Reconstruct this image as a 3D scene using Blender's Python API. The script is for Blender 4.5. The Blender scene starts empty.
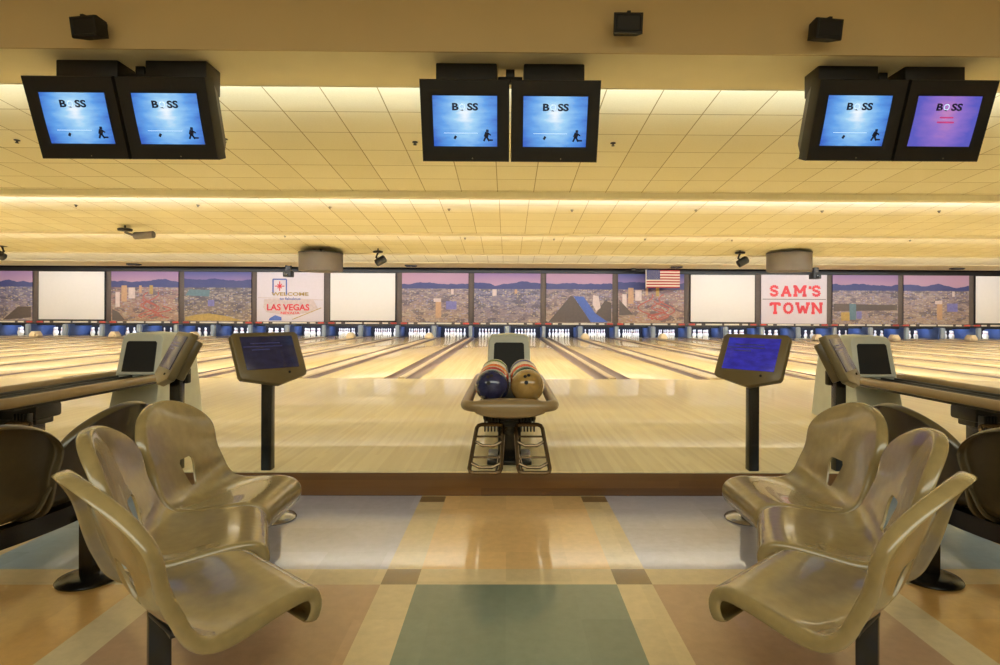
import bpy, bmesh, math, random
from mathutils import Vector, Matrix
R = math.radians
sin, cos, pi = math.sin, math.cos, math.pi
sc = bpy.context.scene
col = sc.collection
random.seed(7)

# ------------------------------------------------------------------ camera
F, CX, CY, EYE = 589.0, 513.1, 316.0, 1.16
YAW, ROLL = R(0.59), R(0.25)
cam = bpy.data.cameras.new('camera')
co = bpy.data.objects.new('camera', cam); col.objects.link(co)
cam.sensor_width = 36.0; cam.lens = F * 36.0 / 1000.0
cam.shift_x = (500 - CX) / 1000.0; cam.shift_y = (CY - 332.5) / 1000.0
cam.clip_end = 200
ROT = Matrix.Rotation(-YAW, 4, 'Z') @ Matrix.Rotation(R(90), 4, 'X') @ Matrix.Rotation(ROLL, 4, 'Z')
co.matrix_world = Matrix.Translation((0, 0, EYE)) @ ROT
sc.camera = co
sc.view_settings.view_transform = 'Standard'
sc.view_settings.look = 'None'
sc.view_settings.gamma = 1.0
sc.view_settings.use_curve_mapping = False
sc.view_settings.exposure = 0.22
sc.cycles.use_denoising = True
sc.cycles.max_bounces = 8
sc.cycles.diffuse_bounces = 5
sc.cycles.glossy_bounces = 4
sc.cycles.sample_clamp_indirect = 6.0
sc.cycles.caustics_reflective = False
sc.cycles.caustics_refractive = False

def at(px, py, Y):
    """World point at distance Y down the room seen at a pixel of the 1000x665 frame."""
    d = ROT.to_3x3() @ Vector(((px - CX) / F, -(py - CY) / F, -1.0))
    return Vector((0, 0, EYE)) + d * (Y / d.y)

# ------------------------------------------------------------------ materials
def lin(r, g, b):
    f = lambda v: (v / 255 / 12.92) if v <= 10 else ((v / 255 + 0.055) / 1.055) ** 2.4
    return (f(r), f(g), f(b), 1.0)

class NT:
    def __init__(s, name):
        s.m = bpy.data.materials.new(name); s.m.use_nodes = True
        s.t = s.m.node_tree; s.n = s.t.nodes; s.l = s.t.links
        s.b = s.n['Principled BSDF']
    def new(s, kind, **kw):
        n = s.n.new(kind)
        for k, v in kw.items(): setattr(n, k, v)
        return n
    def link(s, a, b): s.l.new(a, b)
    def val(s, sock, v):
        if hasattr(v, 'is_output'): s.l.new(v, sock)
        else: sock.default_value = v
    def math(s, op, a, b=0.0, c=0.0):
        n = s.new('ShaderNodeMath', operation=op)
        s.val(n.inputs[0], a); s.val(n.inputs[1], b); s.val(n.inputs[2], c)
        return n.outputs[0]
    def mix(s, fac, a, b, mode='MIX'):
        n = s.new('ShaderNodeMix', data_type='RGBA', blend_type=mode)
        s.val(n.inputs[0], fac); s.val(n.inputs[6], a); s.val(n.inputs[7], b)
        return n.outputs[2]
    def coord(s):
        t = s.new('ShaderNodeTexCoord'); x = s.new('ShaderNodeSeparateXYZ')
        s.link(t.outputs['Object'], x.inputs[0])
        return t.outputs['Object'], x.outputs[0], x.outputs[1], x.outputs[2]
    def vec(s, x, y, z):
        n = s.new('ShaderNodeCombineXYZ')
        s.val(n.inputs[0], x); s.val(n.inputs[1], y); s.val(n.inputs[2], z)
        return n.outputs[0]
    def noise(s, v, scale, detail=2.0, rough=0.5):
        n = s.new('ShaderNodeTexNoise')
        if v is not None: s.link(v, n.inputs['Vector'])
        n.inputs['Scale'].default_value = scale; n.inputs['Detail'].default_value = detail
        n.inputs['Roughness'].default_value = rough
        return n.outputs['Fac']
    def white(s, v):
        n = s.new('ShaderNodeTexWhiteNoise'); s.link(v, n.inputs['Vector'])
        return n.outputs['Value']
    def ramp(s, fac, stops, interp='LINEAR'):
        n = s.new('ShaderNodeValToRGB'); n.color_ramp.interpolation = interp
        e = n.color_ramp.elements
        e[0].position, e[0].color = stops[0]; e[1].position, e[1].color = stops[-1]
        for p, c in stops[1:-1]:
            q = e.new(p); q.color = c
        s.link(fac, n.inputs[0])
        return n.outputs[0]

def plain(name, rgb, rough=0.5, metal=0.0, coat=0.0, mottle=0.12, scale=9.0, spec=0.5):
    t = NT(name)
    o, x, y, z = t.coord()
    c = lin(*rgb)
    lo = tuple(v * (1 - mottle) for v in c[:3]) + (1,)
    hi = tuple(min(1, v * (1 + mottle)) for v in c[:3]) + (1,)
    t.link(t.ramp(t.noise(o, scale, 3), [(0.3, lo), (0.7, hi)]), t.b.inputs['Base Color'])
    t.b.inputs['Roughness'].default_value = rough
    t.b.inputs['Metallic'].default_value = metal
    t.b.inputs['Coat Weight'].default_value = coat
    t.b.inputs['Coat Roughness'].default_value = 0.05
    t.b.inputs['Specular IOR Level'].default_value = spec
    return t.m

def glow(name, rgb, strength):
    t = NT(name)
    t.b.inputs['Base Color'].default_value = lin(*rgb)
    t.b.inputs['Emission Color'].default_value = lin(*rgb)
    t.b.inputs['Emission Strength'].default_value = strength
    t.b.inputs['Roughness'].default_value = 0.3
    return t.m

M = {}
M['black'] = plain('black plastic', (22, 20, 19), 0.45, mottle=0.2)
M['black_gloss'] = plain('black gloss metal', (20, 18, 16), 0.25, mottle=0.2)
M['housing'] = plain('charcoal television plastic', (24, 22, 21), 0.55, mottle=0.15)
M['wall'] = plain('tan painted plaster', (220, 206, 170), 0.8, mottle=0.03, scale=2)
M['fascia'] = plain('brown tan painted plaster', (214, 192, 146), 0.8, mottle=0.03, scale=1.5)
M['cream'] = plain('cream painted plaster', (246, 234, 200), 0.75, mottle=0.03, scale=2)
M['lip'] = plain('pale cove lip paint', (252, 246, 228), 0.7, mottle=0.02)
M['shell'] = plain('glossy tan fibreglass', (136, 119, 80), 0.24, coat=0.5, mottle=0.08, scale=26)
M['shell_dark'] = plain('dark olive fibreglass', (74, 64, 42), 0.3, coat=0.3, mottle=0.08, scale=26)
M['taupe'] = plain('taupe moulded plastic', (140, 118, 82), 0.32, coat=0.2, mottle=0.06)
M['console'] = plain('olive brown console plastic', (108, 94, 62), 0.35, coat=0.15, mottle=0.06)
M['hood'] = plain('grey hood plastic', (200, 204, 196), 0.4, mottle=0.05)
M['tube'] = plain('bronze tube metal', (120, 100, 74), 0.25, metal=0.7, mottle=0.1)
M['steel'] = plain('brushed steel', (170, 168, 165), 0.25, metal=0.9, mottle=0.08)
M['pin'] = plain('white pin plastic', (242, 242, 246), 0.2, coat=0.4, mottle=0.02)
M['pin_red'] = plain('red pin stripe', (180, 30, 35), 0.25, mottle=0.05)
M['navy'] = plain('dark navy curtain', (16, 18, 34), 0.8, mottle=0.2)
M['kick_blue'] = plain('blue kickback laminate', (62, 80, 126), 0.35, mottle=0.1, scale=4)
M['kick_grey'] = plain('grey kickback edge', (150, 160, 172), 0.4, mottle=0.05)
M['frame'] = plain('grey brown mask frame', (92, 80, 74), 0.6, mottle=0.08)
M['screenwhite'] = plain('white projection fabric', (240, 234, 230), 0.7, mottle=0.01)
M['signwhite'] = plain('pale lavender panel', (222, 212, 220), 0.6, mottle=0.02)
M['red'] = plain('red letter vinyl', (214, 52, 66), 0.5, mottle=0.04)
M['redwhite'] = plain('pink letter edge vinyl', (240, 190, 190), 0.5, mottle=0.02)
M['gutter'] = plain('grey brown gutter plastic', (118, 100, 92), 0.35, mottle=0.1, scale=3)
M['ridge'] = plain('pale divider capping', (214, 196, 166), 0.3, mottle=0.06, scale=3)
M['beige'] = plain('beige plastic', (226, 206, 170), 0.45, mottle=0.05)
M['dark_wood'] = None
M['drum'] = plain('silver grey drum metal', (104, 98, 97), 0.6, metal=0.1, mottle=0.08, scale=3)
M['flag_red'] = plain('flag red cloth', (150, 48, 50), 0.8, mottle=0.05)
M['flag_white'] = plain('flag white cloth', (206, 190, 172), 0.8, mottle=0.03)
M['flag_blue'] = plain('flag blue cloth', (58, 62, 104), 0.8, mottle=0.05)
M['ind_white'] = plain('white indicator plastic', (235, 225, 208), 0.4, mottle=0.03)
M['ind_red'] = plain('red indicator plastic', (190, 70, 55), 0.4, mottle=0.05)
M['hole'] = plain('black finger hole', (8, 8, 10), 0.6, mottle=0.1)

def wood_mat(name, dark, mid, light, rough, board=0.027, coat=0.3, along='y', length=1.6, bump=0.0):
    t = NT(name)
    o, x, y, z = t.coord()
    a, b = (x, y) if along == 'y' else (z, x)
    bx = t.math('FLOOR', t.math('DIVIDE', a, board))
    h = t.white(t.vec(bx, 3.1, 0.0))
    by = t.math('FLOOR', t.math('ADD', t.math('DIVIDE', b, length), t.math('MULTIPLY', h, 7.0)))
    w = t.white(t.vec(bx, by, 1.7))
    g = t.noise(t.vec(t.math('MULTIPLY', a, 40.0), t.math('MULTIPLY', b, 1.3), 0.0), 1.0, 3)
    f = t.math('ADD', t.math('MULTIPLY', w, 0.62), t.math('MULTIPLY', g, 0.38))
    t.link(t.ramp(f, [(0.0, lin(*dark)), (0.5, lin(*mid)), (1.0, lin(*light))]), t.b.inputs['Base Color'])
    t.b.inputs['Roughness'].default_value = rough
    t.b.inputs['Coat Weight'].default_value = coat
    t.b.inputs['Coat Roughness'].default_value = 0.03
    return t.m
M['approach'] = wood_mat('maple approach boards', (216, 196, 150), (226, 209, 163), (234, 219, 175), 0.36, coat=0.25)
M['lane'] = wood_mat('oiled lane boards', (205, 183, 134), (215, 195, 147), (223, 206, 160), 0.25, coat=0.4, length=2.4)
M['dark_wood'] = wood_mat('dark stained step wood', (84, 54, 24), (104, 70, 32), (124, 86, 42), 0.4, board=0.05, along='x')

def tile_ceiling():
    t = NT('cream acoustic ceiling tiles')
    o, x, y, z = t.coord()
    def line(a, w, off):
        f = t.math('FRACT', t.math('DIVIDE', t.math('ADD', a, off), 0.61))
        return t.math('LESS_THAN', f, w)
    g = t.math('MAXIMUM', line(x, 0.022, .175), line(y, 0.022, -.15))
    cell = t.white(t.vec(t.math('FLOOR', t.math('DIVIDE', t.math('ADD', x, .175), 0.61)), t.math('FLOOR', t.math('DIVIDE', t.math('ADD', y, -.15), 0.61)), 0.3))
    sp = t.noise(o, 60.0, 2, 0.7)
    f = t.math('ADD', t.math('MULTIPLY', cell, 0.35), t.math('MULTIPLY', sp, 0.65))
    c = t.ramp(f, [(0.2, lin(230, 222, 192)), (0.8, lin(244, 238, 214))])
    t.link(t.mix(g, c, lin(170, 154, 112)), t.b.inputs['Base Color'])
    t.b.inputs['Roughness'].default_value = 0.85
    t.b.inputs['Specular IOR Level'].default_value = 0.2
    return t.m
M['tiles'] = tile_ceiling()

def vinyl(name, rgb):
    t = NT(name)
    o, x, y, z = t.coord()
    tile = t.white(t.vec(t.math('FLOOR', t.math('DIVIDE', x, 0.29)), t.math('FLOOR', t.math('DIVIDE', y, 0.3217)), 0.0))
    n = t.noise(o, 22.0, 4, 0.65)
    f = t.math('ADD', t.math('MULTIPLY', tile, 0.3), t.math('MULTIPLY', n, 0.7))
    c = lin(*rgb)
    t.link(t.ramp(f, [(0.2, tuple(v * 0.82 for v in c[:3]) + (1,)), (0.8, tuple(min(1, v * 1.15) for v in c[:3]) + (1,))]), t.b.inputs['Base Color'])
    t.b.inputs['Roughness'].default_value = 0.30
    t.b.inputs['Coat Weight'].default_value = 0.7
    t.b.inputs['Coat Roughness'].default_value = 0.06
    return t.m
V = {k: vinyl('vinyl tile ' + k, v) for k, v in {
    'beige': (208, 188, 146), 'brown': (126, 102, 68), 'tan': (222, 186, 130), 'teal': (112, 126, 112),
    'lilac': (180, 180, 198), 'rust': (180, 146, 114), 'blue': (152, 174, 192), 'orange': (202, 158, 92)}.items()}

# ------------------------------------------------------------------ mesh helpers
class MB:
    """Collects shapes; build() links them as one mesh object."""
    def __init__(s): s.v = []; s.f = []; s.k = []
    def add(s, verts, faces, k=0, mx=None):
        b = len(s.v)
        s.v += [tuple(mx @ Vector(p)) if mx is not None else tuple(p) for p in verts]
        s.f += [tuple(b + i for i in f) for f in faces]; s.k += [k] * len(faces)
        return s
    def bm(s, bm, k=0, mx=None):
        bm.verts.index_update()
        s.add([v.co.copy() for v in bm.verts], [[v.index for v in f.verts] for f in bm.faces], k, mx)
        bm.free(); return s
    def box(s, c, size, bevel=0.0, k=0, mx=None, seg=2, rot=None):
        bm = bmesh.new(); bmesh.ops.create_cube(bm, size=1.0)
        for v in bm.verts: v.co = Vector((v.co.x * size[0], v.co.y * size[1], v.co.z * size[2]))
        if bevel: bmesh.ops.bevel(bm, geom=bm.edges[:], offset=bevel, segments=seg, affect='EDGES', profile=0.5)
        T = Matrix.Translation(c)
        if rot is not None: T = T @ rot
        return s.bm(bm, k, (mx @ T) if mx is not None else T)
    def prism(s, poly, depth, k=0, mx=None, bevel=0.0):
        """poly in local xz, extruded along +y by depth."""
        bm = bmesh.new()
        vs = [bm.verts.new((x, 0, z)) for x, z in poly]
        f = bm.faces.new(vs)
        r = bmesh.ops.extrude_face_region(bm, geom=[f])
        for e in r['geom']:
            if isinstance(e, bmesh.types.BMVert): e.co.y += depth
        bmesh.ops.recalc_face_normals(bm, faces=bm.faces[:])
        if bevel: bmesh.ops.bevel(bm, geom=bm.edges[:], offset=bevel, segments=2, affect='EDGES', profile=0.5)
        return s.bm(bm, k, mx)
    def lathe(s, prof, seg=16, k=0, mx=None, kz=None):
        vs, fs, ks = [], [], []
        for r, z in prof:
            for i in range(seg):
                a = 2 * pi * i / seg; vs.append((r * cos(a), r * sin(a), z))
        for j in range(len(prof) - 1):
            for i in range(seg):
                i2 = (i + 1) % seg
                fs.append((j * seg + i, j * seg + i2, (j + 1) * seg + i2, (j + 1) * seg + i)); ks.append(kz[j] if kz else k)
        fs.append(tuple(range(seg))[::-1]); ks.append(k)
        fs.append(tuple((len(prof) - 1) * seg + i for i in range(seg))); ks.append(k)
        b = len(s.k); s.add(vs, fs, k, mx); s.k[b:] = ks
        return s
    def tube(s, pts, r, seg=10, closed=False, k=0, mx=None, sx=1.0):
        pts = [Vector(p) for p in pts]; n = len(pts); rings = []
        up = Vector((0, 0, 1))
        for i, p in enumerate(pts):
            if closed: d = pts[(i + 1) % n] - pts[i - 1]
            else: d = pts[min(i + 1, n - 1)] - pts[max(i - 1, 0)]
            d.normalize()
            u = up if abs(d.dot(up)) < 0.95 else Vector((0, 1, 0))
            a = d.cross(u).normalized(); b = a.cross(d).normalized()
            rr = r[i] if isinstance(r, (list, tuple)) else r
            rings.append([p + a * (rr * sx * cos(2 * pi * q / seg)) + b * (rr * sin(2 * pi * q / seg)) for q in range(seg)])
        vs = [v for g in rings for v in g]; fs = []
        for i in range(n if closed else n - 1):
            j = (i + 1) % n
            for q in range(seg):
                q2 = (q + 1) % seg
                fs.append((i * seg + q, i * seg + q2, j * seg + q2, j * seg + q))
        if not closed:
            fs.append(tuple(range(seg))[::-1]); fs.append(tuple((n - 1) * seg + q for q in range(seg)))
        return s.add(vs, fs, k, mx)
    def mesh(s, name, mats, smooth=40):
        me = bpy.data.meshes.new(name); me.from_pydata(s.v, [], s.f)
        for m in (mats if isinstance(mats, (list, tuple)) else [mats]): me.materials.append(m)
        me.polygons.foreach_set('material_index', s.k)
        bm = bmesh.new(); bm.from_mesh(me); bmesh.ops.recalc_face_normals(bm, faces=bm.faces[:]); bm.to_mesh(me); bm.free()
        if smooth:
            me.shade_smooth(); me.set_sharp_from_angle(angle=R(smooth))
        return me
    def build(s, name, mats, parent=None, smooth=40):
        return link(name, s.mesh(name, mats, smooth), parent)

def link(name, me, parent=None):
    o = bpy.data.objects.new(name, me); col.objects.link(o)
    if parent is not None: o.parent = parent
    return o
def tag(o, label, cat, group=None, kind=None):
    o['label'] = label; o['category'] = cat
    if group: o['group'] = group
    if kind: o['kind'] = kind
    return o
def empty(name, loc=(0, 0, 0), rz=0.0):
    o = bpy.data.objects.new(name, None); col.objects.link(o)
    o.location = loc; o.rotation_euler = (0, 0, rz); o.empty_display_size = 0.1
    return o
def struct(o):
    o['kind'] = 'structure'; return o
def kids(o): return list(o.children)
def copy_tree(o, parent=None):
    c = o.copy(); col.objects.link(c)
    if parent is not None: c.parent = parent
    for ch in kids(o): copy_tree(ch, c)
    return c
def area(name, loc, rot, sx, sy, power, rgb):
    l = bpy.data.lights.new(name, 'AREA'); l.shape = 'RECTANGLE'; l.size = sx; l.size_y = sy
    l.energy = power; l.color = rgb
    o = bpy.data.objects.new(name, l); col.objects.link(o); o.location = loc; o.rotation_euler = rot
    return o
def text_mesh(body, size, bold=0.0, align='CENTER'):
    cu = bpy.data.curves.new('lettering', 'FONT'); cu.body = body; cu.size = size; cu.align_x = align; cu.offset = bold
    cu.resolution_u = 3
    o = bpy.data.objects.new('lettering', cu); col.objects.link(o)
    bpy.context.view_layer.update()
    me = bpy.data.meshes.new_from_object(o.evaluated_get(bpy.context.evaluated_depsgraph_get()))
    vs = [v.co.copy() for v in me.vertices]; fs = [tuple(p.vertices) for p in me.polygons]
    bpy.data.objects.remove(o); bpy.data.curves.remove(cu); bpy.data.meshes.remove(me)
    return vs, fs

# ------------------------------------------------------------------ the room
WX, LANE, PAIR, FOUL, EDGE = 26.0, 0.16, 3.37, 9.35, 3.78
X0 = 0.01
HALF = 1.0

# lower vinyl floor: fields of tiles between stripes
mb = MB()
names = list(V)
xs = [-.435 - .155 / 2, ]
colw, sw = 0.866, 0.155
xstart = -.386
def xcol(i): return xstart + i * (colw + sw)           # field i spans xcol..xcol+colw
roww = 0.965
def yrow(i): return 2.70 + i * (roww + sw)             # field row i spans yrow..yrow+roww
field = {(0, 0): 'tan', (0, -1): 'teal', (1, 0): 'lilac', (1, -1): 'rust', (2, 0): 'blue', (2, -1): 'orange', (3, 0): 'tan', (3, -1): 'teal'}
for i in range(-25, 26):
    for j in range(-9, 1):
        a = abs(i) % 4; b = 0 if j % 2 == 0 else -1
        x0, x1 = xcol(i), xcol(i) + colw; y0, y1 = yrow(j), yrow(j) + roww + (.2 if j == 0 else 0)
        y1c = min(y1, EDGE)
        def q(xa, xb, ya, yb, m):
            if yb > EDGE + .02: yb = EDGE + .02
            if ya >= yb: return
            mb.add([(xa, ya, 0), (xb, ya, 0), (xb, yb, 0), (xa, yb, 0)], [(0, 1, 2, 3)], names.index(m))
        q(x0, x1, y0, y1, field[(a, b)])
        q(x1, x1 + sw, y0, y1, 'beige')
        q(x0, x1, y0 - sw, y0, 'beige')
        q(x1, x1 + sw, y0 - sw, y0, 'brown')
for i in range(-25, 26):
    y0 = 3.672
    x1 = xcol(i) + colw
    mb.add([(x1, y0, .0012), (x1 + sw, y0, .0012), (x1 + sw, EDGE, .0012), (x1, EDGE, .0012)], [(0, 1, 2, 3)], names.index('brown'))
floor = struct(mb.build('floor', [V[n] for n in names], smooth=0))

# raised approach with its dark step face
struct(MB().box((0, (EDGE + FOUL) / 2 + .01, LANE - .007), (2 * WX, FOUL - EDGE - .02, .014), .003).build('floor_approach', M['approach']))
struct(MB().box((0, EDGE + .035, (LANE - .015) / 2), (2 * WX, .03, LANE - .016), .002).build('trim_1', M['dark_wood']))
struct(MB().box((0, 19.5, -.06), (2 * WX, 20.9, .04)).build('floor_under_lanes', M['navy'], smooth=0))

def lane_mesh():
    return MB().box((0, (FOUL + 28.75) / 2, -.02), (1.07, 28.75 - FOUL, .04), .003).mesh('floor_lane', M['lane'])
def strip(mb, sec, y0, y1, k):
    """extrude an open xz section along y"""
    n = len(sec)
    vs = [(x, y0, z) for x, z in sec] + [(x, y1, z) for x, z in sec]
    mb.add(vs, [(i, i + 1, n + i + 1, n + i) for i in range(n - 1)], k)
    return mb
def gut(x0, x1):
    c, r = (x0 + x1) / 2, (x1 - x0) / 2
    return [(c - r * cos(pi * i / 8), -.085 * sin(pi * i / 8) ** .8 - .004) for i in range(9)]
def divider_mesh(half, cap):
    mb = MB()
    y0, y1 = FOUL + .02, 28.7
    strip(mb, gut(-half + .004, -cap), y0, y1, 0); strip(mb, gut(cap, half - .004), y0, y1, 0)
    h = .022
    sec = [(-cap, -.004), (-cap + .006, h - .006), (-cap + .016, h), (cap - .016, h), (cap - .006, h - .006), (cap, -.004)]
    strip(mb, sec, y0, y1, 1)
    n = len(sec)
    mb.add([(x, y0, z) for x, z in sec], [tuple(range(n))], 1)
    mb.box((0, FOUL + .012, -.07), (2 * half, .02, .12), 0, 0)
    return mb.mesh('lane_divider', [M['gutter'], M['ridge']])
lm, dA, dB = lane_mesh(), divider_mesh(.285, .055), divider_mesh(.33, .125)
PAIRS = range(-7, 8)
for j in PAIRS:
    px = X0 + PAIR * j
    for s in (-1, 1):
        o = struct(link('floor_lane', lm)); o.location = (px + s * .865, 0, LANE)
    o = struct(link('lane_divider', dB)); o.location = (px, 0, LANE)
    o = struct(link('lane_divider', dA)); o.location = (px + PAIR / 2, 0, LANE)
o = struct(link('lane_divider', dA)); o.location = (X0 - PAIR * 7.5, 0, LANE)

struct(MB().box((-WX - .1, 12, 2.2), (.2, 37, 4.6)).build('wall_left', M['wall'], smooth=0))
struct(MB().box((WX + .1, 12, 2.2), (.2, 37, 4.6)).build('wall_right', M['wall'], smooth=0))
struct(MB().box((0, -6.1, 2.2), (2 * WX, .2, 4.6)).build('wall_back', M['wall'], smooth=0))
struct(MB().box((0, 29.6, 2.2), (2 * WX, .2, 4.6)).build('wall_end', M['navy'], smooth=0))
struct(MB().box((0, 11.8, 4.5), (2 * WX + .4, 36.2, .1)).build('ceiling_slab', M['fascia'], smooth=0))

# beam with the televisions: tall fascia and lighter underside
ZU = EYE + 2.28
mb = MB()
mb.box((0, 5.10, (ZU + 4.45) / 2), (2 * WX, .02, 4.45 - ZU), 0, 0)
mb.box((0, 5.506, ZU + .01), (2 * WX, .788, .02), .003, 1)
mb.box((0, 5.89, ZU + .036), (2 * WX, .02, .072), .003, 1)  # hidden upstand, added to cut the cove light off the far lip
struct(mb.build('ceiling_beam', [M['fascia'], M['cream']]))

def section(y0, y1, h0, slope, lip, stand=0):
    """sloping tiled ceiling bay with a lip board at its far edge; h0 = height over the eye at y = 0"""
    za, zb = EYE + h0 - slope * y0, EYE + h0 - slope * y1
    mb = MB()
    mb.add([(-WX, y0, za), (WX, y0, za), (WX, y1, zb), (-WX, y1, zb), (-WX, y0, za + .03), (WX, y0, za + .03), (WX, y1, zb + .03), (-WX, y1, zb + .03)],
           [(0, 3, 2, 1), (4, 5, 6, 7), (0, 1, 5, 4), (2, 3, 7, 6)], 0)
    mb.add([(-WX, y0, za), (WX, y0, za), (WX, y0, 4.45), (-WX, y0, 4.45)], [(0, 1, 2, 3)], 1)
    mb.box((0, y1 + .025, (zb + .06 + zb - lip) / 2), (2 * WX, .05, .06 + lip), .006, 2)
    mb.box((0, y1 + .15, zb - lip + .03), (2 * WX, .26, .02), 0, 1)
    if stand: mb.box((0, y1 + .265, (zb - lip + .02 + EYE + stand) / 2), (2 * WX, .012, EYE + stand - zb + lip - .02), 0, 1)  # unseen upstand, added to block cove light from the next lip
    return struct(mb.build('ceiling', [M['tiles'], M['cream'], M['lip']]))
section(5.20, 9.98, 2.95, .085, .10, 2.156)
section(10.20, 14.90, 3.50, .095, .06, 2.140)
section(15.10, 19.75, 3.96, .095, .05)
section(19.95, 24.30, 4.50, .095, -.012)
# last flat soffit to the pin masks
mb = MB()
mb.box((0, 25.6, EYE + 2.185 + .02), (2 * WX, 2.5, .04), 0, 0)
mb.box((0, 27.2, EYE + 2.60), (2 * WX, .9, .04), 0, 0)
struct(mb.build('ceiling_soffit', [M['cream']]))

# lights that stand on the cove shelves
WARM = (0.93, 1.02, 0.98)
def cove(y, z, power, ang=40, rgb=WARM):
    area('cove_light', (0, y, z), (R(180 - ang), 0, 0), 2 * WX - 1, .06, power, rgb)
cove(5.36, ZU + .078, 1900, 55)
cove(10.12, EYE + 2.132, 12500, 40, (0.95, 1.0, 1.16))
cove(15.02, EYE + 2.116, 7600, 40, (0.95, 1.0, 1.16))
cove(19.87, EYE + 2.17, 2900, 40, (0.98, 1.0, 1.02))
# strip that washes the masks, pit lights over the pins, unseen fill light added behind the camera
area('pit_light', (0, 27.95, 1.25), (0, 0, 0), 2 * WX - 1, .25, 1500, (0.74, 0.82, 1.0))
area('added_fill_light', (0, -2.0, 4.35), (0, 0, 0), 14, 3, 450, (0.96, 1.0, 0.84))

# ------------------------------------------------------------------ masks above the pins
YM = 27.6
ZT, ZB = EYE + 42.5 * YM / F, EYE - 6.5 * YM / F
PW = 3.10
mb = MB()
for j in range(-8, 8):
    mb.box((X0 + PAIR * (j + .5), YM + .03, (ZT + ZB) / 2), (PAIR - PW - .012, .06, ZT - ZB), .01)
mb.box((0, YM + .05, ZT + .09), (2 * WX, .10, .18), .01, 1)
mb.box((0, YM + .02, ZB - .175), (2 * WX, .10, .09), .01, 1)
mb.box((0, YM + .06, ZB - .065), (2 * WX, .06, .09), .01, 0)
mb.box((0, YM + .30, (ZT + ZB) / 2), (2 * WX, .04, ZT - ZB), 0, 1)
struct(mb.build('wall_mask_frame', [M['frame'], M['black']]))

def mural_mat(name, seed, sky, ridge, pal, tint, haze=.5):
    t = NT(name)
    o, x, y, z = t.coord()
    xs_ = t.math('ADD', x, seed * 13.7)
    mh = t.math('ADD', t.math('MULTIPLY', t.noise(t.vec(xs_, 0.0, 0.0), .8, 4), .7), ridge)
    skyc = t.ramp(t.math('ADD', t.math('MULTIPLY', z, .8), 0.0), [(.45, sky[0]), (.9, sky[1])])
    mt = t.mix(t.math('MULTIPLY', t.noise(t.vec(xs_, 0.0, t.math('MULTIPLY', z, 3.0)), 4.0, 4), .5), lin(62, 74, 138), lin(106, 106, 164))
    above = t.math('GREATER_THAN', z, mh)
    ground = t.math('LESS_THAN', z, .42)
    vo = t.new('ShaderNodeTexVoronoi'); t.link(t.vec(t.math('MULTIPLY', xs_, 6.0), 0.0, t.math('MULTIPLY', z, 15.0)), vo.inputs['Vector'])
    vo.inputs['Scale'].default_value = 1.0
    sx = t.new('ShaderNodeSeparateXYZ'); t.link(vo.outputs['Color'], sx.inputs[0])
    n2 = t.noise(t.vec(t.math('MULTIPLY', xs_, 2.2), 0.0, t.math('MULTIPLY', z, 6.0)), 1.0, 7, .75)
    n2 = t.math('ADD', t.math('MULTIPLY', t.math('SUBTRACT', n2, .5), 2.4), .5)
    f = t.math('ADD', t.math('MULTIPLY', sx.outputs[0], .35), t.math('MULTIPLY', n2, .72))
    k = len(pal)
    city = t.ramp(f, [(.15 + .75 * i / (k - 1), lin(*c)) for i, c in enumerate(pal)])
    spark = t.math('GREATER_THAN', sx.outputs[1], .86)
    city = t.mix(t.math('MULTIPLY', spark, .7), city, lin(244, 226, 190))
    grad = t.ramp(t.math('ADD', t.math('MULTIPLY', z, .5), .55), [(.0, lin(214, 182, 154)), (.4, lin(160, 142, 158)), (.75, lin(112, 114, 162))])
    city = t.mix(.42, city, grad)
    city = t.mix(.10, city, lin(*tint))
    v2 = t.new('ShaderNodeTexVoronoi'); t.link(t.vec(t.math('MULTIPLY', xs_, 9.0), 3.0, t.math('MULTIPLY', z, 21.0)), v2.inputs['Vector'])
    v2.inputs['Scale'].default_value = 1.0
    s2 = t.new('ShaderNodeSeparateXYZ'); t.link(v2.outputs['Color'], s2.inputs[0])
    dots = t.math('MULTIPLY', t.math('GREATER_THAN', s2.outputs[0], .62), t.math('LESS_THAN', v2.outputs['Distance'], .42))
    big = t.noise(t.vec(xs_, 5.0, t.math('MULTIPLY', z, 2.4)), 1.6, 3)
    city = t.mix(t.math('MULTIPLY', t.math('GREATER_THAN', big, .56), .55), city, lin(74, 72, 96))
    city = t.mix(t.math('MULTIPLY', dots, .75), city, t.ramp(s2.outputs[1], [(.2, lin(250, 226, 180)), (.6, lin(236, 190, 120)), (.9, lin(190, 190, 230))]))
    land = t.mix(ground, mt, city)
    land = t.mix(1.0, land, (.60, .61, .68, 1), 'MULTIPLY')
    skyc = t.mix(1.0, skyc, (.72, .74, .80, 1), 'MULTIPLY')
    t.link(t.mix(above, land, skyc), t.b.inputs['Base Color'])
    t.b.inputs['Roughness'].default_value = .5
    return t.m
PINK, LAV, DUSK = lin(208, 164, 186), lin(176, 140, 184), lin(104, 108, 172)
P_BLUE = [(52, 54, 88), (84, 86, 124), (142, 132, 152), (196, 176, 168), (100, 104, 150), (232, 214, 196)]
P_WARM = [(62, 58, 78), (110, 96, 112), (176, 146, 124), (224, 192, 160), (132, 118, 146), (244, 226, 200)]
P_GOLD = [(46, 48, 66), (74, 80, 104), (128, 118, 104), (176, 150, 96), (84, 92, 126), (220, 196, 140)]
P_CSTR = [(120, 84, 66), (176, 128, 104), (206, 146, 126), (214, 176, 120), (150, 134, 120), (232, 200, 170)]
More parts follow.
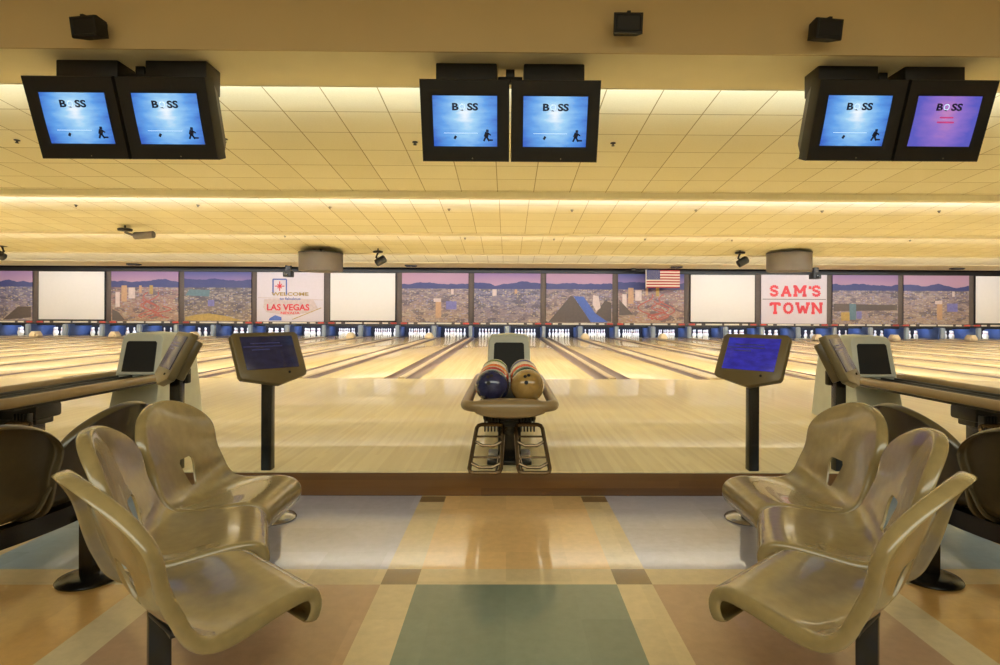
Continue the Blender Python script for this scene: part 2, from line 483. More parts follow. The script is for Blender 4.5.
murals = {
    -7: ('hazy blue city mural between the photo edge and a blank white screen', mural_mat('mural a', 1, (PINK, LAV), .30, P_BLUE, (170, 160, 170))),
    -5: ('coaster mural with reddish tracks beside the outermost blank screen on the far wall', mural_mat('mural b', 2, (PINK, LAV), .36, P_CSTR, (200, 150, 130))),
    -4: ('city mural with a golden lower edge next to the welcome sign mural', mural_mat('mural c', 3, (LAV, DUSK), .45, P_GOLD, (150, 140, 120))),
    -1: ('sunset city mural with a tan tower and small blue building near the ball rack', mural_mat('mural d', 4, (PINK, PINK), .30, P_WARM, (210, 180, 160))),
    0: ('bluish city mural straight above the middle ball rack', mural_mat('mural e', 5, (PINK, LAV), .34, P_BLUE, (160, 150, 165))),
    1: ('city mural with a dark pyramid and a blue strip', mural_mat('mural f', 6, (PINK, PINK), .32, P_WARM, (200, 170, 160))),
    2: ('coaster mural behind the hanging striped flag', mural_mat('mural g', 7, (LAV, DUSK), .42, P_CSTR, (190, 160, 150))),
    5: ('city mural with a dark band and blue tower beside the red lettered panel', mural_mat('mural h', 8, (PINK, LAV), .34, P_WARM, (180, 170, 180))),
    6: ('sandy city mural with a violet blue block between city mural and last blank screen', mural_mat('mural i', 9, (PINK, PINK), .32, P_WARM, (214, 190, 170))),
}
M['m_dark'] = plain('mural dark brown paint', (84, 72, 68), .5, mottle=.1)
M['m_blue'] = plain('mural blue paint', (72, 98, 176), .5, mottle=.1)
M['m_tan'] = plain('mural tan paint', (186, 148, 116), .5, mottle=.1)
M['m_vio'] = plain('mural violet paint', (116, 112, 172), .5, mottle=.15)
M['m_pale'] = plain('mural pale paint', (206, 188, 186), .5, mottle=.1)
M['m_gold'] = plain('mural gold paint', (176, 146, 80), .5, mottle=.15)
M['m_red'] = plain('mural red paint', (170, 88, 80), .5, mottle=.2)
M['m_teal'] = plain('mural teal paint', (88, 116, 130), .5, mottle=.1)
PH = ZT - ZB
def panel_base(mb, k=0):
    return mb.box((0, .02, 0), (PW, .04, PH), .006, k)
def flat(mb, poly, k, off=.004):
    flat.n = (flat.n + 1) % 60
    off += flat.n * .00022
    mb.add([(x, -off, z) for x, z in poly], [tuple(range(len(poly)))], k)
flat.n = 0
def ribbon(mb, pts, w, k, off=.005):
    for i in range(len(pts) - 1):
        a, b = Vector(pts[i]), Vector(pts[i + 1]); d = (b - a)
        if d.length < 1e-6: continue
        n = Vector((-d.y, d.x)).normalized() * w / 2
        flat(mb, [tuple(a - n), tuple(b - n), tuple(b + n), tuple(a + n)], k, off)
def building(mb, x, z, w, h, k): flat(mb, [(x - w / 2, z), (x + w / 2, z), (x + w / 2, z + h), (x - w / 2, z + h)], k)
ZC = (ZT + ZB) / 2
def place_panel(mb, mats, j, name, label, cat, group):
    o = mb.build(name, mats); o.location = (X0 + PAIR * j, YM - .05, ZC)
    return tag(o, label, cat, group)
random.seed(11)
for j, (lab, mat) in murals.items():
    mb = panel_base(MB())
    mats = [mat, M['m_dark'], M['m_blue'], M['m_tan'], M['m_vio'], M['m_pale'], M['m_gold'], M['m_red'], M['m_teal']]
    if j == 1:
        flat(mb, [(-1.45, -1.12), (.55, -1.12), (-.3, .1), (-.42, .1)], 1)
        flat(mb, [(.55, -1.12), (1.35, -1.12), (.75, -.7), (.2, .08), (-.28, .1)], 2)
        flat(mb, [(.62, -.95), (1.5, -1.1), (1.5, -.2), (1.2, -.1)], 1, .003)
        flat(mb, [(.65, .15), (.9, .1), (1.0, -.45), (.8, -.6), (.62, -.3)], 5, .0045)
    if j in (-5, 2):
        for q in range(5):
            c = random.uniform(-.5, 1.0); pts = []
            for i in range(13):
                tt = i / 12
                pts.append((c + .5 * sin(tt * 7 + q * 1.3) * (1 - tt * .4), -1.0 + 1.25 * tt * (0.7 + .3 * sin(q * 2.1))))
            ribbon(mb, pts, .05, 7, .005 + q * .0004)
        building(mb, -.95, -.25, .25, .75, 3); building(mb, -.6, -.1, .3, .5, 5); building(mb, -1.25, -.5, .2, .7, 5)
        building(mb, .3, .1, .16, .42, 6); building(mb, -.2, .15, .12, .35, 3)
    if j == -5: flat(mb, [(-1.5, -1.12), (-.9, -1.12), (-1.2, -.75), (-1.5, -.6)], 1)
    if j == 2: flat(mb, [(-1.5, -.05), (-.85, -.75), (-1.5, -.8)], 1)
    if j == -4:
        flat(mb, [(-1.5, -1.12), (1.1, -1.12), (.5, -.92), (-.4, -.78), (-1.0, -.86), (-1.5, -.95)], 6)
        flat(mb, [(-1.5, .05), (-.4, .0), (-.35, .3), (-1.3, .33)], 8); building(mb, -.3, -.45, .3, .3, 4)
    if j in (-1, 6):
        building(mb, .75, -.55, .5, .38, 4); building(mb, .15, -.95, .26, .9, 3); building(mb, .1, -.2, .34, .16, 5)
        building(mb, .8, .15, .12, .25, 5)
    if j == 5:
        flat(mb, [(-1.5, -.55), (1.5, -.5), (1.5, -.25), (-1.5, -.2)], 1)
        building(mb, -.6, -.95, .32, .75, 8); building(mb, -.95, -1.0, .4, .4, 6); building(mb, -.3, -.9, .25, .35, 4)
    if j == 0: building(mb, -.6, .1, .2, .3, 5); building(mb, .4, .2, .12, .2, 3)
    if j == -7: flat(mb, [(.2, -1.12), (1.5, -1.0), (1.5, -.5), (.9, -.5)], 1); building(mb, -1.0, -.9, .4, .3, 5)
    place_panel(mb, mats, j, 'city_mural', lab, 'mural', 'city murals on the pin masks')
scr = {-6: 'blank white projection screen between two city murals, outermost on the welcome sign side',
       -2: 'blank white projection screen right beside the welcome sign mural',
       3: 'blank white projection screen between the flag and the red lettered panel',
       7: 'blank white projection screen at the photo edge past the last city mural'}
for j, lab in scr.items():
    mb = MB().box((0, .025, 0), (PW, .05, PH), .006, 1)
    mb.box((0, -.005, .02), (PW - .09, .03, PH - .08), .004, 0)
    place_panel(mb, [M['screenwhite'], M['black']], j, 'projection_screen', lab, 'screen', 'blank projection screens on the pin masks')
# welcome sign panel
mb = panel_base(MB())
mats = [M['signwhite'], M['m_blue'], M['red'], M['m_gold'], M['m_pale'], M['m_vio']]
def letters(mb, body, size, x, z, k, bold=0.0, off=.024, sx=1.0):
    vs, fs = text_mesh(body, size, bold)
    mb.add([(v.x * sx + x, -off, v.y + z) for v in vs], fs, k)
flat(mb, [(-1.5, -.02), (1.5, -.12), (1.5, -.15), (-1.5, -.05)], 4, .004)
flat(mb, [(-1.2, -.1), (1.05, -.1), (1.3, -.55), (1.0, -.72), (-.05, -.86), (-1.1, -.72), (-1.25, -.5)], 4, .005)
letters(mb, 'LAS VEGAS', .40, -.1, -.62, 2, .012, sx=1.02)
letters(mb, 'NEVADA', .16, 0, -.80, 2, .004, sx=1.4)
letters(mb, 'WELCOME', .22, 0, .06, 3, .006, sx=1.6)
letters(mb, 'to fabulous', .18, 0, -.14, 1, .003, sx=1.2)
ribbon(mb, [(-.8, .1), (-.8, .82), (-.18, .82), (-.18, .1)], .06, 1, .008)
for q in range(8):
    a = q * pi / 4; l = .22 if q % 2 == 0 else .14
    ribbon(mb, [(-.49, .5), (-.49 + l * cos(a), .5 + l * sin(a))], .045, 2, .009 + q * .0003)
ribbon(mb, [(.1, -1.05), (1.45, -.5)], .035, 3, .007)
flat(mb, [(-1.0, -1.1), (-.4, -1.1), (-.4, -.95), (-.7, -.85), (-.95, -1.0)], 1, .006)
place_panel(mb, mats, -3, 'welcome_sign_mural', 'pale mural of a roadside welcome sign with red letters on the far wall', 'mural', None)
# slab serif lettered panel
GL = {
 'S': [[(.86, .72), (.86, .80), (.7, .94), (.5, .97), (.3, .94), (.14, .8), (.14, .66), (.3, .54), (.7, .46), (.86, .34), (.86, .2), (.7, .06), (.5, .03), (.3, .06), (.14, .2), (.14, .28)]],
 'A': [[(.12, 0), (.5, 1)], [(.5, 1), (.88, 0)], [(.28, .32), (.72, .32)], [(-.04, .04), (.3, .04)], [(.7, .04), (1.04, .04)]],
 'M': [[(.14, 0), (.14, 1)], [(.14, 1), (.5, .3)], [(.5, .3), (.86, 1)], [(.86, 1), (.86, 0)], [(-.04, .04), (.3, .04)], [(.7, .04), (1.04, .04)], [(-.04, .96), (.2, .96)], [(.8, .96), (1.04, .96)]],
 "'": [[(.5, 1), (.4, .7)]],
 'T': [[(.5, 0), (.5, 1)], [(.04, .95), (.96, .95)], [(.3, .04), (.7, .04)], [(.07, 1), (.07, .72)], [(.93, 1), (.93, .72)]],
 'O': [[(.5 + .38 * cos(2 * pi * i / 16), .5 + .46 * sin(2 * pi * i / 16)) for i in range(17)]],
 'W': [[(.06, 1), (.28, 0)], [(.28, 0), (.5, .75)], [(.5, .75), (.72, 0)], [(.72, 0), (.94, 1)], [(-.08, .96), (.24, .96)], [(.76, .96), (1.08, .96)]],
 'N': [[(.14, 0), (.14, 1)], [(.14, 1), (.86, 0)], [(.86, 0), (.86, 1)], [(-.04, .04), (.3, .04)], [(-.04, .96), (.2, .96)], [(.7, .96), (1.04, .96)]],
}
mb = panel_base(MB())
flat(mb, [(-1.5, -.015), (1.5, -.015), (1.5, .015), (-1.5, .015)], 3, .003)
def slab(word, widths, x, z, h):
    e = 0
    for ch, w in zip(word, widths):
        for kk, (wd, of) in ((1, (.125, .008)),):
            for q, st in enumerate(GL[ch]):
                ribbon(mb, [(x + p[0] * w, z + p[1] * h) for p in st], wd, kk, of + e); e += .00004
                if ch in 'SO':
                    pass
        x += w + (.13 if ch != "'" else .02)
slab("SAM'S", (.42, .46, .58, .12, .42), -1.16, .16, .46)
slab('TOWN', (.48, .50, .60, .50), -1.14, -.66, .48)
place_panel(mb, [M['signwhite'], M['red'], M['redwhite'], M['frame']], 4, 'lettered_panel', 'pale panel with two lines of large red slab letters on the far wall', 'sign', None)

ORD = ['first', 'second', 'third', 'fourth', 'fifth', 'sixth', 'seventh', 'eighth', 'ninth', 'tenth', 'eleventh', 'twelfth', 'thirteenth', 'fourteenth', 'fifteenth']
def pair_where(j):
    if j == 0: return 'pair straight behind the ball rack'
    return '%s pair %s of the ball rack' % (ORD[abs(j) - 1], 'left' if j < 0 else 'right')

# lane indicator strips under the masks
strip0 = None
for j in PAIRS:
    if strip0 is None:
        strip0 = empty('lane_indicator_strip')
        MB().box((0, .03, 0), (PAIR - .03, .06, .11), .01).build('backing', M['frame'], strip0)
        for x, w in ((-.42, .78), (.42, .70), (-1.12, .24), (1.05, .26)):
            MB().box((x, -.01, .005), (w, .05, .07), .012).build('white_panel', M['ind_white'], strip0)
        for x, w in ((-1.45, .28), (1.44, .28)):
            MB().box((x, -.008, .005), (w, .05, .075), .012).build('red_panel', M['ind_red'], strip0)
        o = strip0
    else: o = copy_tree(strip0)
    o.location = (X0 + PAIR * j, YM - .06, ZB - .06)
    tag(o, 'white and red indicator strip under the mask, ' + pair_where(j), 'indicator strip', 'indicator strips under the pin masks')

# kickback walls, pin curtains, covers at the lane ends, pins
kmA = MB().box((0, 27.95, .27), (.16, 1.5, .54), .03, 0).box((0, 27.16, .27), (.17, .20, .55), .05, 1, seg=3).mesh('kickback', [M['kick_blue'], M['kick_grey']])
kmB = MB().box((0, 27.95, .27), (.30, 1.5, .54), .03, 0).box((0, 27.16, .27), (.20, .20, .55), .07, 1, seg=3).mesh('kickback', [M['kick_blue'], M['kick_grey']])
struct(MB().box((0, 29.0, .6), (2 * WX, .05, 1.3)).build('wall_pit', M['navy'], smooth=0))
for j in PAIRS:
    px = X0 + PAIR * j
    for me, x, wh in ((kmB, px, 'splitting the '), (kmA, px + PAIR / 2, 'closing the far side of the ' if j == 0 else 'at the right end of the ')):
        o = link('kickback_wall', me); o.location = (x, 0, LANE)
        tag(o, 'blue kickback wall ' + wh + pair_where(j), 'kickback', 'kickback walls between the pin decks')
rc = MB()
rc.prism([(-.17, 0), (.17, 0), (.17, .10), (.07, .24), (-.07, .24), (-.17, .10)], .34, bevel=.015)
rc.box((0, -.03, .07), (.22, .05, .12), .015)
rcm = rc.mesh('return_cover', M['beige'])
for j in PAIRS:
    o = link('return_cover', rcm); o.location = (X0 + PAIR * j, 25.3, LANE + .02)
    tag(o, 'beige peaked ball lift cover at the lane end, ' + pair_where(j) if j else 'beige peaked ball lift cover showing just above the middle grey hood', 'cover', 'ball lift covers at the lane ends')
prof = [(.026, 0), (.029, .01), (.0455, .06), (.0605, .115), (.055, .165), (.035, .215), (.0245, .245), (.0228, .262), (.0245, .285), (.031, .325), (.0318, .345), (.026, .366), (.012, .379), (.003, .381)]
pm = MB().lathe(prof, 12, 0, kz=[0, 0, 0, 0, 0, 0, 1, 0, 0, 0, 0, 0, 0]).mesh('bowling_pin', [M['pin'], M['pin_red']])
SKIP = set()
n = 0
for j in PAIRS:
    for s in (-1, 1):
        lx = X0 + PAIR * j + s * .865
        if j == 0: wh = 'the lane just %s of the middle ball rack' % ('left' if s < 0 else 'right')
        else:
            k = (abs(j) * 2 + (1 if (s > 0) == (j > 0) else 0))
            wh = 'the %s lane %s of the middle ball rack' % (ORD[k] if k < 15 else 'outermost', 'left' if j < 0 else 'right')
        for r in range(4):
            for q in range(r + 1):
                o = link('bowling_pin', pm)
                o.location = (lx + (q - r / 2) * .3048, FOUL + 18.29 + r * .264, LANE)
                tag(o, 'white bowling pin in the rack of ' + wh, 'bowling pin', 'pins on ' + wh)

# ------------------------------------------------------------------ chairs
def smooth(a, b, x):
    t = max(0, min(1, (x - a) / (b - a))); return t * t * (3 - 2 * t)
def interp(tab, x):
    if x <= tab[0][0]: return tab[0][1]
    n = len(tab)
    if x >= tab[-1][0]: return tab[-1][1]
    for i in range(n - 1):
        (a, fa), (b, fb) = tab[i], tab[i + 1]
        if x <= b:
            h = b - a; t = (x - a) / h
            m0 = (fb - tab[i - 1][1]) / (b - tab[i - 1][0]) if i else (fb - fa) / h
            m1 = (tab[i + 2][1] - fa) / (tab[i + 2][0] - a) if i + 2 < n else (fb - fa) / h
            return (2*t**3 - 3*t*t + 1) * fa + (t**3 - 2*t*t + t) * h * m0 + (3*t*t - 2*t**3) * fb + (t**3 - t*t) * h * m1
    return tab[-1][1]
def chair_mesh():
    us = [-1 + i / 11 for i in range(23)]
    front = [(.398, .285), (.410, .315), (.412, .345), (.402, .375), (.382, .396), (.350, .407), (.30, .408), (.25, .402), (.20, .394), (.16, .388), (.12, .384), (.085, .385), (.056, .394), (.034, .412), (.018, .437), (.007, .469)]
    def back_x(z): return interp([(.469, .007), (.56, -.024), (.66, -.058), (.73, -.082), (.81, -.118)], z)
    def back_w(z): return interp([(.469, .260), (.56, .250), (.70, .276), (.82, .280)], z)
    rows = []
    for x, z in front:
        w = .190 + (.262 - .190) * min(1, max(0, (.40 - x) / .38)) - .004 * smooth(.06, 0, x)
        row = []
        for u in us:
            e = abs(u) ** 3
            row.append((x + .020 * u * u * smooth(.30, .02, x), u * w, z + .010 * e * smooth(.38, .10, x) - .008 * (1 - u * u) * smooth(.4, .2, x)))
        rows.append(row)
    nb = 13
    zc = .469
    for i in range(1, nb + 1):
        v = i / nb; row = []
        zl = zc + v * (.805 - zc); t = max(0, (zl - .565) / .24)
        for u in us:
            z = zl if t == 0 else .565 + .24 * t * math.sqrt(1 - .485 * u * u)
            yy = u * math.sqrt(1 - .485 * t * t) * back_w(zl)
            bx = back_x(z) + (.020 + .016 * smooth(.50, .70, z)) * (yy / .27) ** 2
            row.append((bx, yy, z + .010 * abs(u) ** 3 * (1 - v)))
        rows.append(row)
    bm = bmesh.new()
    g = [[bm.verts.new(p) for p in row] for row in rows]
    for i in range(len(g) - 1):
        for k in range(len(us) - 1):
            bm.faces.new((g[i][k], g[i][k + 1], g[i + 1][k + 1], g[i + 1][k]))
    bmesh.ops.remove_doubles(bm, verts=bm.verts[:], dist=.0005)
    bmesh.ops.recalc_face_normals(bm, faces=bm.faces[:])
    bm.normal_update()
    # normals should point up / forward
    test = min(bm.faces, key=lambda f: (f.calc_center_median() - Vector((.2, 0, .4))).length)
    if test.normal.z < 0: bmesh.ops.reverse_faces(bm, faces=bm.faces[:])
    bm.normal_update()
    # turned down rim
    for out, dn in ((.007, .006), (.004, .014), (0.0, .022)):
        be = [e for e in bm.edges if e.is_boundary]
        nrm = {}
        for e in be:
            f = e.link_faces[0]; d = ((e.verts[0].co + e.verts[1].co) / 2 - f.calc_center_median())
            t = (e.verts[1].co - e.verts[0].co).normalized(); d = d - t * d.dot(t)
            for v in e.verts: nrm.setdefault(v, []).append((d.normalized(), f.normal.copy()))
        base = getattr(chair_mesh, 'base', None)
        r = bmesh.ops.extrude_edge_only(bm, edges=be)
        newv = [e for e in r['geom'] if isinstance(e, bmesh.types.BMVert)]
        if out == .007:
            chair_mesh.dir = {}
        for nv in newv:
            src = None
            for e in nv.link_edges:
                ov = e.other_vert(nv)
                if ov in nrm: src = ov
            if out == .007:
                ds = nrm[src]; d = sum((a for a, b in ds), Vector()).normalized(); m = sum((b for a, b in ds), Vector()).normalized()
                frame = (d, m)
            else: frame = chair_mesh.dir[src]
            chair_mesh.dir[nv] = frame
            nv.co = src.co + frame[0] * out - frame[1] * dn
        bm.normal_update()
    me = bpy.data.meshes.new('bowling_chair'); bm.to_mesh(me); bm.free()
    o = bpy.data.objects.new('shell_tmp', me); col.objects.link(o)
    m = o.modifiers.new('thick', 'SOLIDIFY'); m.thickness = .008; m.offset = -1
    m = o.modifiers.new('sub', 'SUBSURF'); m.levels = 1; m.render_levels = 1
    cut = MB().prism([(-.040, .548), (.040, .548), (.052, .535), (.050, .515), (.022, .432), (.012, .424), (-.012, .424), (-.022, .432), (-.050, .515), (-.052, .535)], .4)
    cm = cut.mesh('cut', M['shell'], 0)
    for v in cm.vertices: v.co = Vector((v.co.y - .25, -v.co.x, v.co.z))
    c = bpy.data.objects.new('cut_tmp', cm); col.objects.link(c)
    m = o.modifiers.new('hole', 'BOOLEAN'); m.object = c; m.operation = 'DIFFERENCE'; m.solver = 'EXACT'
    bpy.context.view_layer.update()
    out = bpy.data.meshes.new_from_object(o.evaluated_get(bpy.context.evaluated_depsgraph_get()))
    bpy.data.objects.remove(o); bpy.data.objects.remove(c)
    out.name = 'bowling_chair'
    for v in out.vertices: v.co = Vector((v.co.x * 1.04, v.co.y * 1.04, v.co.z * .962))
    out.materials.clear(); out.materials.append(M['shell'])
    out.polygons.foreach_set('material_index', [0] * len(out.polygons))
    out.shade_smooth(); out.set_sharp_from_angle(angle=R(50))
    return out
chair_me = chair_mesh()
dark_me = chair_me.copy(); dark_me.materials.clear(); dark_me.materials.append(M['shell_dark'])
br = MB().box((.15, 0, .334), (.18, .16, .012), .003).box((.10, 0, .324), (.05, .12, .02), .004)
bracket_me = br.mesh('mounting_bracket', M['black'])
CR = 1.48
def chair(x, y, deg, side, label, me=None):
    """deg = turn towards the lanes; side -1: the chair faces +x"""
    a = R(deg)
    o = link('bowling_chair', me or chair_me); o.location = (x, y, 0)
    o.rotation_euler = (0, 0, a if side < 0 else pi - a)
    link('mounting_bracket', bracket_me, o)
    tag(o, label, 'chair', 'moulded chairs in curved banks')
    return o
def bank_frame(cx, cy, d0, d1, posts, side, label):
    o = empty('chair_bank_frame', (cx, cy, 0))
    r = CR - .08
    pts = [(side * r * cos(R(d0 + (d1 - d0) * i / 24)), -r * sin(R(d0 + (d1 - d0) * i / 24))) for i in range(25)]
    mb = MB(); n = len(pts)
    vs, fs = [], []
    for i, (x, y) in enumerate(pts):
        d = Vector((x, y)).normalized() * .028
        for sx, z in ((-1, .27), (1, .27), (1, .345), (-1, .345)): vs.append((x + d.x * sx, y + d.y * sx, z))
    for i in range(n - 1):
        for q in range(4):
            q2 = (q + 1) % 4; fs.append((i * 4 + q, i * 4 + q2, i * 4 + 4 + q2, i * 4 + 4 + q))
    fs += [(0, 1, 2, 3), ((n - 1) * 4 + 3, (n - 1) * 4 + 2, (n - 1) * 4 + 1, (n - 1) * 4)]
    mb.add(vs, fs).build('curved_beam', M['black_gloss'], o)
    for a, rr, zt in posts:
        x, y = side * rr * cos(R(a)), -rr * sin(R(a))
        rot = Matrix.Rotation(-R(a) * side, 4, 'Z')
        pm_ = MB().box((x, y, zt / 2 + .005), (.06, .06, zt - .01), .006, rot=rot)
        if a < -10: pm_.tube([(x, y, zt - .03), (side * r * cos(R(-4)), -r * sin(R(-4)), .29)], .022, 8)
        p = pm_.build('post', M['black_gloss'], o)
        MB().lathe([(.125, 0), (.128, .006), (.122, .014), (.08, .024), (.04, .03)], 28, mx=Matrix.Translation((x, y, 0))).build('base_disc', M['steel'] if a < -10 else M['black_gloss'], p)
    return tag(o, label, 'chair frame', 'curved frames of the chair banks')
CY0 = 2.615
XM = .03
SPOTS = ((-.965, 1.535, 49), (-1.285, 2.06, 23), (-1.40, 2.62, 1))
for side, w in ((-1, 'left'), (1, 'right')):
    labs = ('glossy tan moulded chair nearest the camera in the %s bank of three', 'glossy tan moulded chair in the middle of the %s bank of three', 'glossy tan moulded chair nearest the lanes in the %s bank of three')
    for (x, y, d), lab in zip(SPOTS, labs):
        chair(x if side < 0 else 2 * XM - x, y, d, side, lab % w)
    cx = .108 if side < 0 else 2 * XM - .108
    bank_frame(cx, CY0, -5, 44, ((-27.7, 1.62, .24), (5, 1.40, .28), (36, 1.42, .28)), side, 'black curved beam and posts carrying the three chairs of the %s bank' % w)
for side, w in ((1, 'left'), (-1, 'right')):
    fl = lambda v: v if side > 0 else 2 * XM - v
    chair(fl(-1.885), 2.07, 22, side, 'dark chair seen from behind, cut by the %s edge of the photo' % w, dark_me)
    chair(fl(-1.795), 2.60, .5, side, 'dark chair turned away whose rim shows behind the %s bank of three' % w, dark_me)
    bank_frame(fl(-3.275), CY0, -12, 40, ((.5, 1.45, .28),), side, 'black curved beam and post under the chairs turned away at the %s' % w)

# ------------------------------------------------------------------ televisions under the beam
def screen_mat(name, purple):
    t = NT(name)
    o, x, y, z = t.coord()
    r2 = t.math('SQRT', t.math('ADD', t.math('POWER', t.math('MULTIPLY', x, 1.5), 2.0), t.math('POWER', t.math('SUBTRACT', z, .05), 2.0)))
    n = t.noise(t.vec(t.math('MULTIPLY', x, 5.0), 0.0, t.math('MULTIPLY', z, 16.0)), 1.2, 4)
    f = t.math('ADD', r2, t.math('MULTIPLY', t.math('SUBTRACT', n, .5), .30))
    if purple: st = [(0.0, lin(190, 130, 190)), (.2, lin(140, 110, 200)), (.4, lin(90, 90, 190))]
    else: st = [(0.0, lin(236, 246, 255)), (.12, lin(160, 210, 246)), (.30, lin(96, 160, 232)), (.52, lin(52, 98, 196))]
    c = t.ramp(f, st)
    t.b.inputs['Base Color'].default_value = (0, 0, 0, 1)
    t.link(c, t.b.inputs['Emission Color']); t.b.inputs['Emission Strength'].default_value = .86
    t.b.inputs['Roughness'].default_value = .15
    return t.m
M['tv'] = screen_mat('television picture blue', False)
M['tvp'] = screen_mat('television picture violet', True)
M['tv_ink'] = plain('screen dark lettering', (24, 36, 84), .4)
M['tv_pale'] = glow('screen pale lettering', (190, 220, 250), .9)
M['tv_red'] = glow('screen red lettering', (190, 60, 130), .6)
SW, SH = .563, .425
def tv_screen(purple):
    mb = MB(); N = 12
    vs, fs = [], []
    for i in range(N + 1):
        for k in range(N + 1):
            u, w = 2 * i / N - 1, 2 * k / N - 1
            vs.append((u * SW / 2, -.012 * (1 - .5 * u * u - .5 * w * w), w * SH / 2))
    for i in range(N):
        for k in range(N):
            a = i * (N + 1) + k; fs.append((a, a + N + 1, a + N + 2, a + 1))
    mb.add(vs, fs, 0)
    def put(body, size, x, z, k, bold=.0, sx=1.0):
        v, f = text_mesh(body, size, bold, 'LEFT'); mb.add([(p.x * sx + x, -.018, p.y + z) for p in v], f, k)
    put('B', .080, -.115, .095, 1, .003, 1.3); put('SS', .080, .020, .095, 1, .003, 1.3)
    ring = [(-.022 + .026 * cos(2 * pi * i / 14), .122 + .026 * sin(2 * pi * i / 14)) for i in range(15)]
    for i in range(14):
        a, b = Vector(ring[i]), Vector(ring[i + 1]); c = Vector((-.022, .122)); ia, ib = c + (a - c) * .72, c + (b - c) * .72
        mb.add([(a.x, -.017, a.y), (b.x, -.017, b.y), (ib.x, -.017, ib.y), (ia.x, -.017, ia.y)], [(0, 1, 2, 3)], 2)
    mb.add([(-.045, -.0175, .094), (-.012, -.0175, .088), (-.02, -.0175, .10)], [(0, 1, 2)], 1)
    if purple:
        mb.box((0, -.017, .035), (.12, .002, .012), 0, 3); mb.box((0, -.017, -.005), (.15, .002, .014), 0, 3)
    else:
        # small dark figure low in the corner
        for c, s_, rr in (((.195, -.05), (.030, .030), 0), ((.185, -.095), (.05, .055), 20), ((.20, -.14), (.02, .06), -30), ((.165, -.14), (.02, .06), 25), ((.215, -.085), (.05, .016), 35), ((.235, -.155), (.05, .018), 0)):
            mb.box((.195 + (c[0] - .195) * .75, -.017, -.115 + (c[1] + .10) * .75), (s_[0] * .75, .002, s_[1] * .75), 0, 1, rot=Matrix.Rotation(R(rr), 4, 'Y'))
        mb.box((-.09, -.017, -.135), (.02, .002, .03), 0, 1, rot=Matrix.Rotation(R(30), 4, 'Y'))
        mb.box((-.04, -.017, -.098), (.30, .002, .004), 0, 2)
    return mb.mesh('screen', [M['tvp'] if purple else M['tv'], M['tv_ink'], M['tv_pale'], M['tv_red']], 60)
scr_b, scr_p = tv_screen(False), tv_screen(True)
TW, TH = .775, .69
hb = MB()
# front bezel ring and tapering rear shell
def ring_faces(mb, rects):
    vs, fs = [], []
    for (w, h, y, dz) in rects:
        for sx, sz in ((-1, -1), (1, -1), (1, 1), (-1, 1)): vs.append((sx * w / 2, y, sz * h / 2 + dz))
    for i in range(len(rects) - 1):
        for q in range(4):
            q2 = (q + 1) % 4; fs.append((i * 4 + q, i * 4 + q2, i * 4 + 4 + q2, i * 4 + 4 + q))
    n = len(rects) - 1
    fs.append((n * 4, n * 4 + 1, n * 4 + 2, n * 4 + 3))
    mb.add(vs, fs)
ring_faces(hb, [(SW - .006, SH - .006, .012, 0), (SW + .01, SH + .01, -.004, 0), (SW + .09, SH + .09, -.018, 0), (TW - .012, TH - .012, -.018, 0), (TW, TH, -.006, 0), (TW, TH, .13, 0), (TW - .05, TH - .05, .16, .0), (.52, .44, .46, -.02)])
tv_me = hb.mesh('housing', M['housing'], 30)
led = MB().lathe([(.006, 0), (.006, .004), (.003, .006)], 8, mx=Matrix.Translation((.06, -.018, -.315)) @ Matrix.Rotation(R(90), 4, 'X')).mesh('power_light', M['steel'])
mnt = MB().box((0, 0, .02), (.55, .26, .24), .012).box((0, -.125, -.03), (.10, .03, .03), .008).mesh('mount_box', M['black'])
tv_lab = {(-1, -1): 'outer television of the pair at the left end of the beam', (-1, 1): 'inner television of the pair at the left end of the beam',
          (0, -1): 'television above the middle lanes, left of the thin bright gap', (0, 1): 'television above the middle lanes, right of the thin bright gap',
          (1, -1): 'inner television of the pair at the right end of the beam, blue picture', (1, 1): 'outer television with a violet picture at the right end of the beam'}
for (p, s), lab in tv_lab.items():
    x = (-.005, .02, .115)[p + 1] + PAIR * p + s * .3965
    t = empty('television', (x, 5.20, EYE + 1.715 + (.03 if p > 0 else 0))); t.rotation_euler = (R(21), 0, 0)
    link('housing', tv_me, t)
    so = link('screen', scr_p if (p, s) == (1, 1) else scr_b, t)
    if (p, s) == (1, 1): so['label'] = 'violet glowing screen'
    link('power_light', led, t)
    mo = link('mount_box', mnt, t)
    mo.matrix_parent_inverse = Matrix.Identity(4)
    mo.rotation_euler = (R(-21), 0, 0)
    loc = Matrix.Rotation(R(-21), 3, 'X') @ Vector((0, .24, ZU - .1405 - (EYE + 1.715)))
    mo.location = loc
    tag(t, 'black ' + lab, 'television', 'televisions hanging from the beam')
for p, w in ((-1, 'left'), (0, 'middle'), (1, 'right')):
    o = MB().box((0, 0, 0), (.225, .07, .05), .008).box((0, 0, .055), (.08, .06, .08), .004).build('mounting_bar', M['black'])
    o.location = ((-.005, .02, .115)[p + 1] + PAIR * p, 5.46, ZU - .10)
    tag(o, 'short black bar joining the mounts of the %s television pair' % w, 'bracket', 'bars between the television mounts')

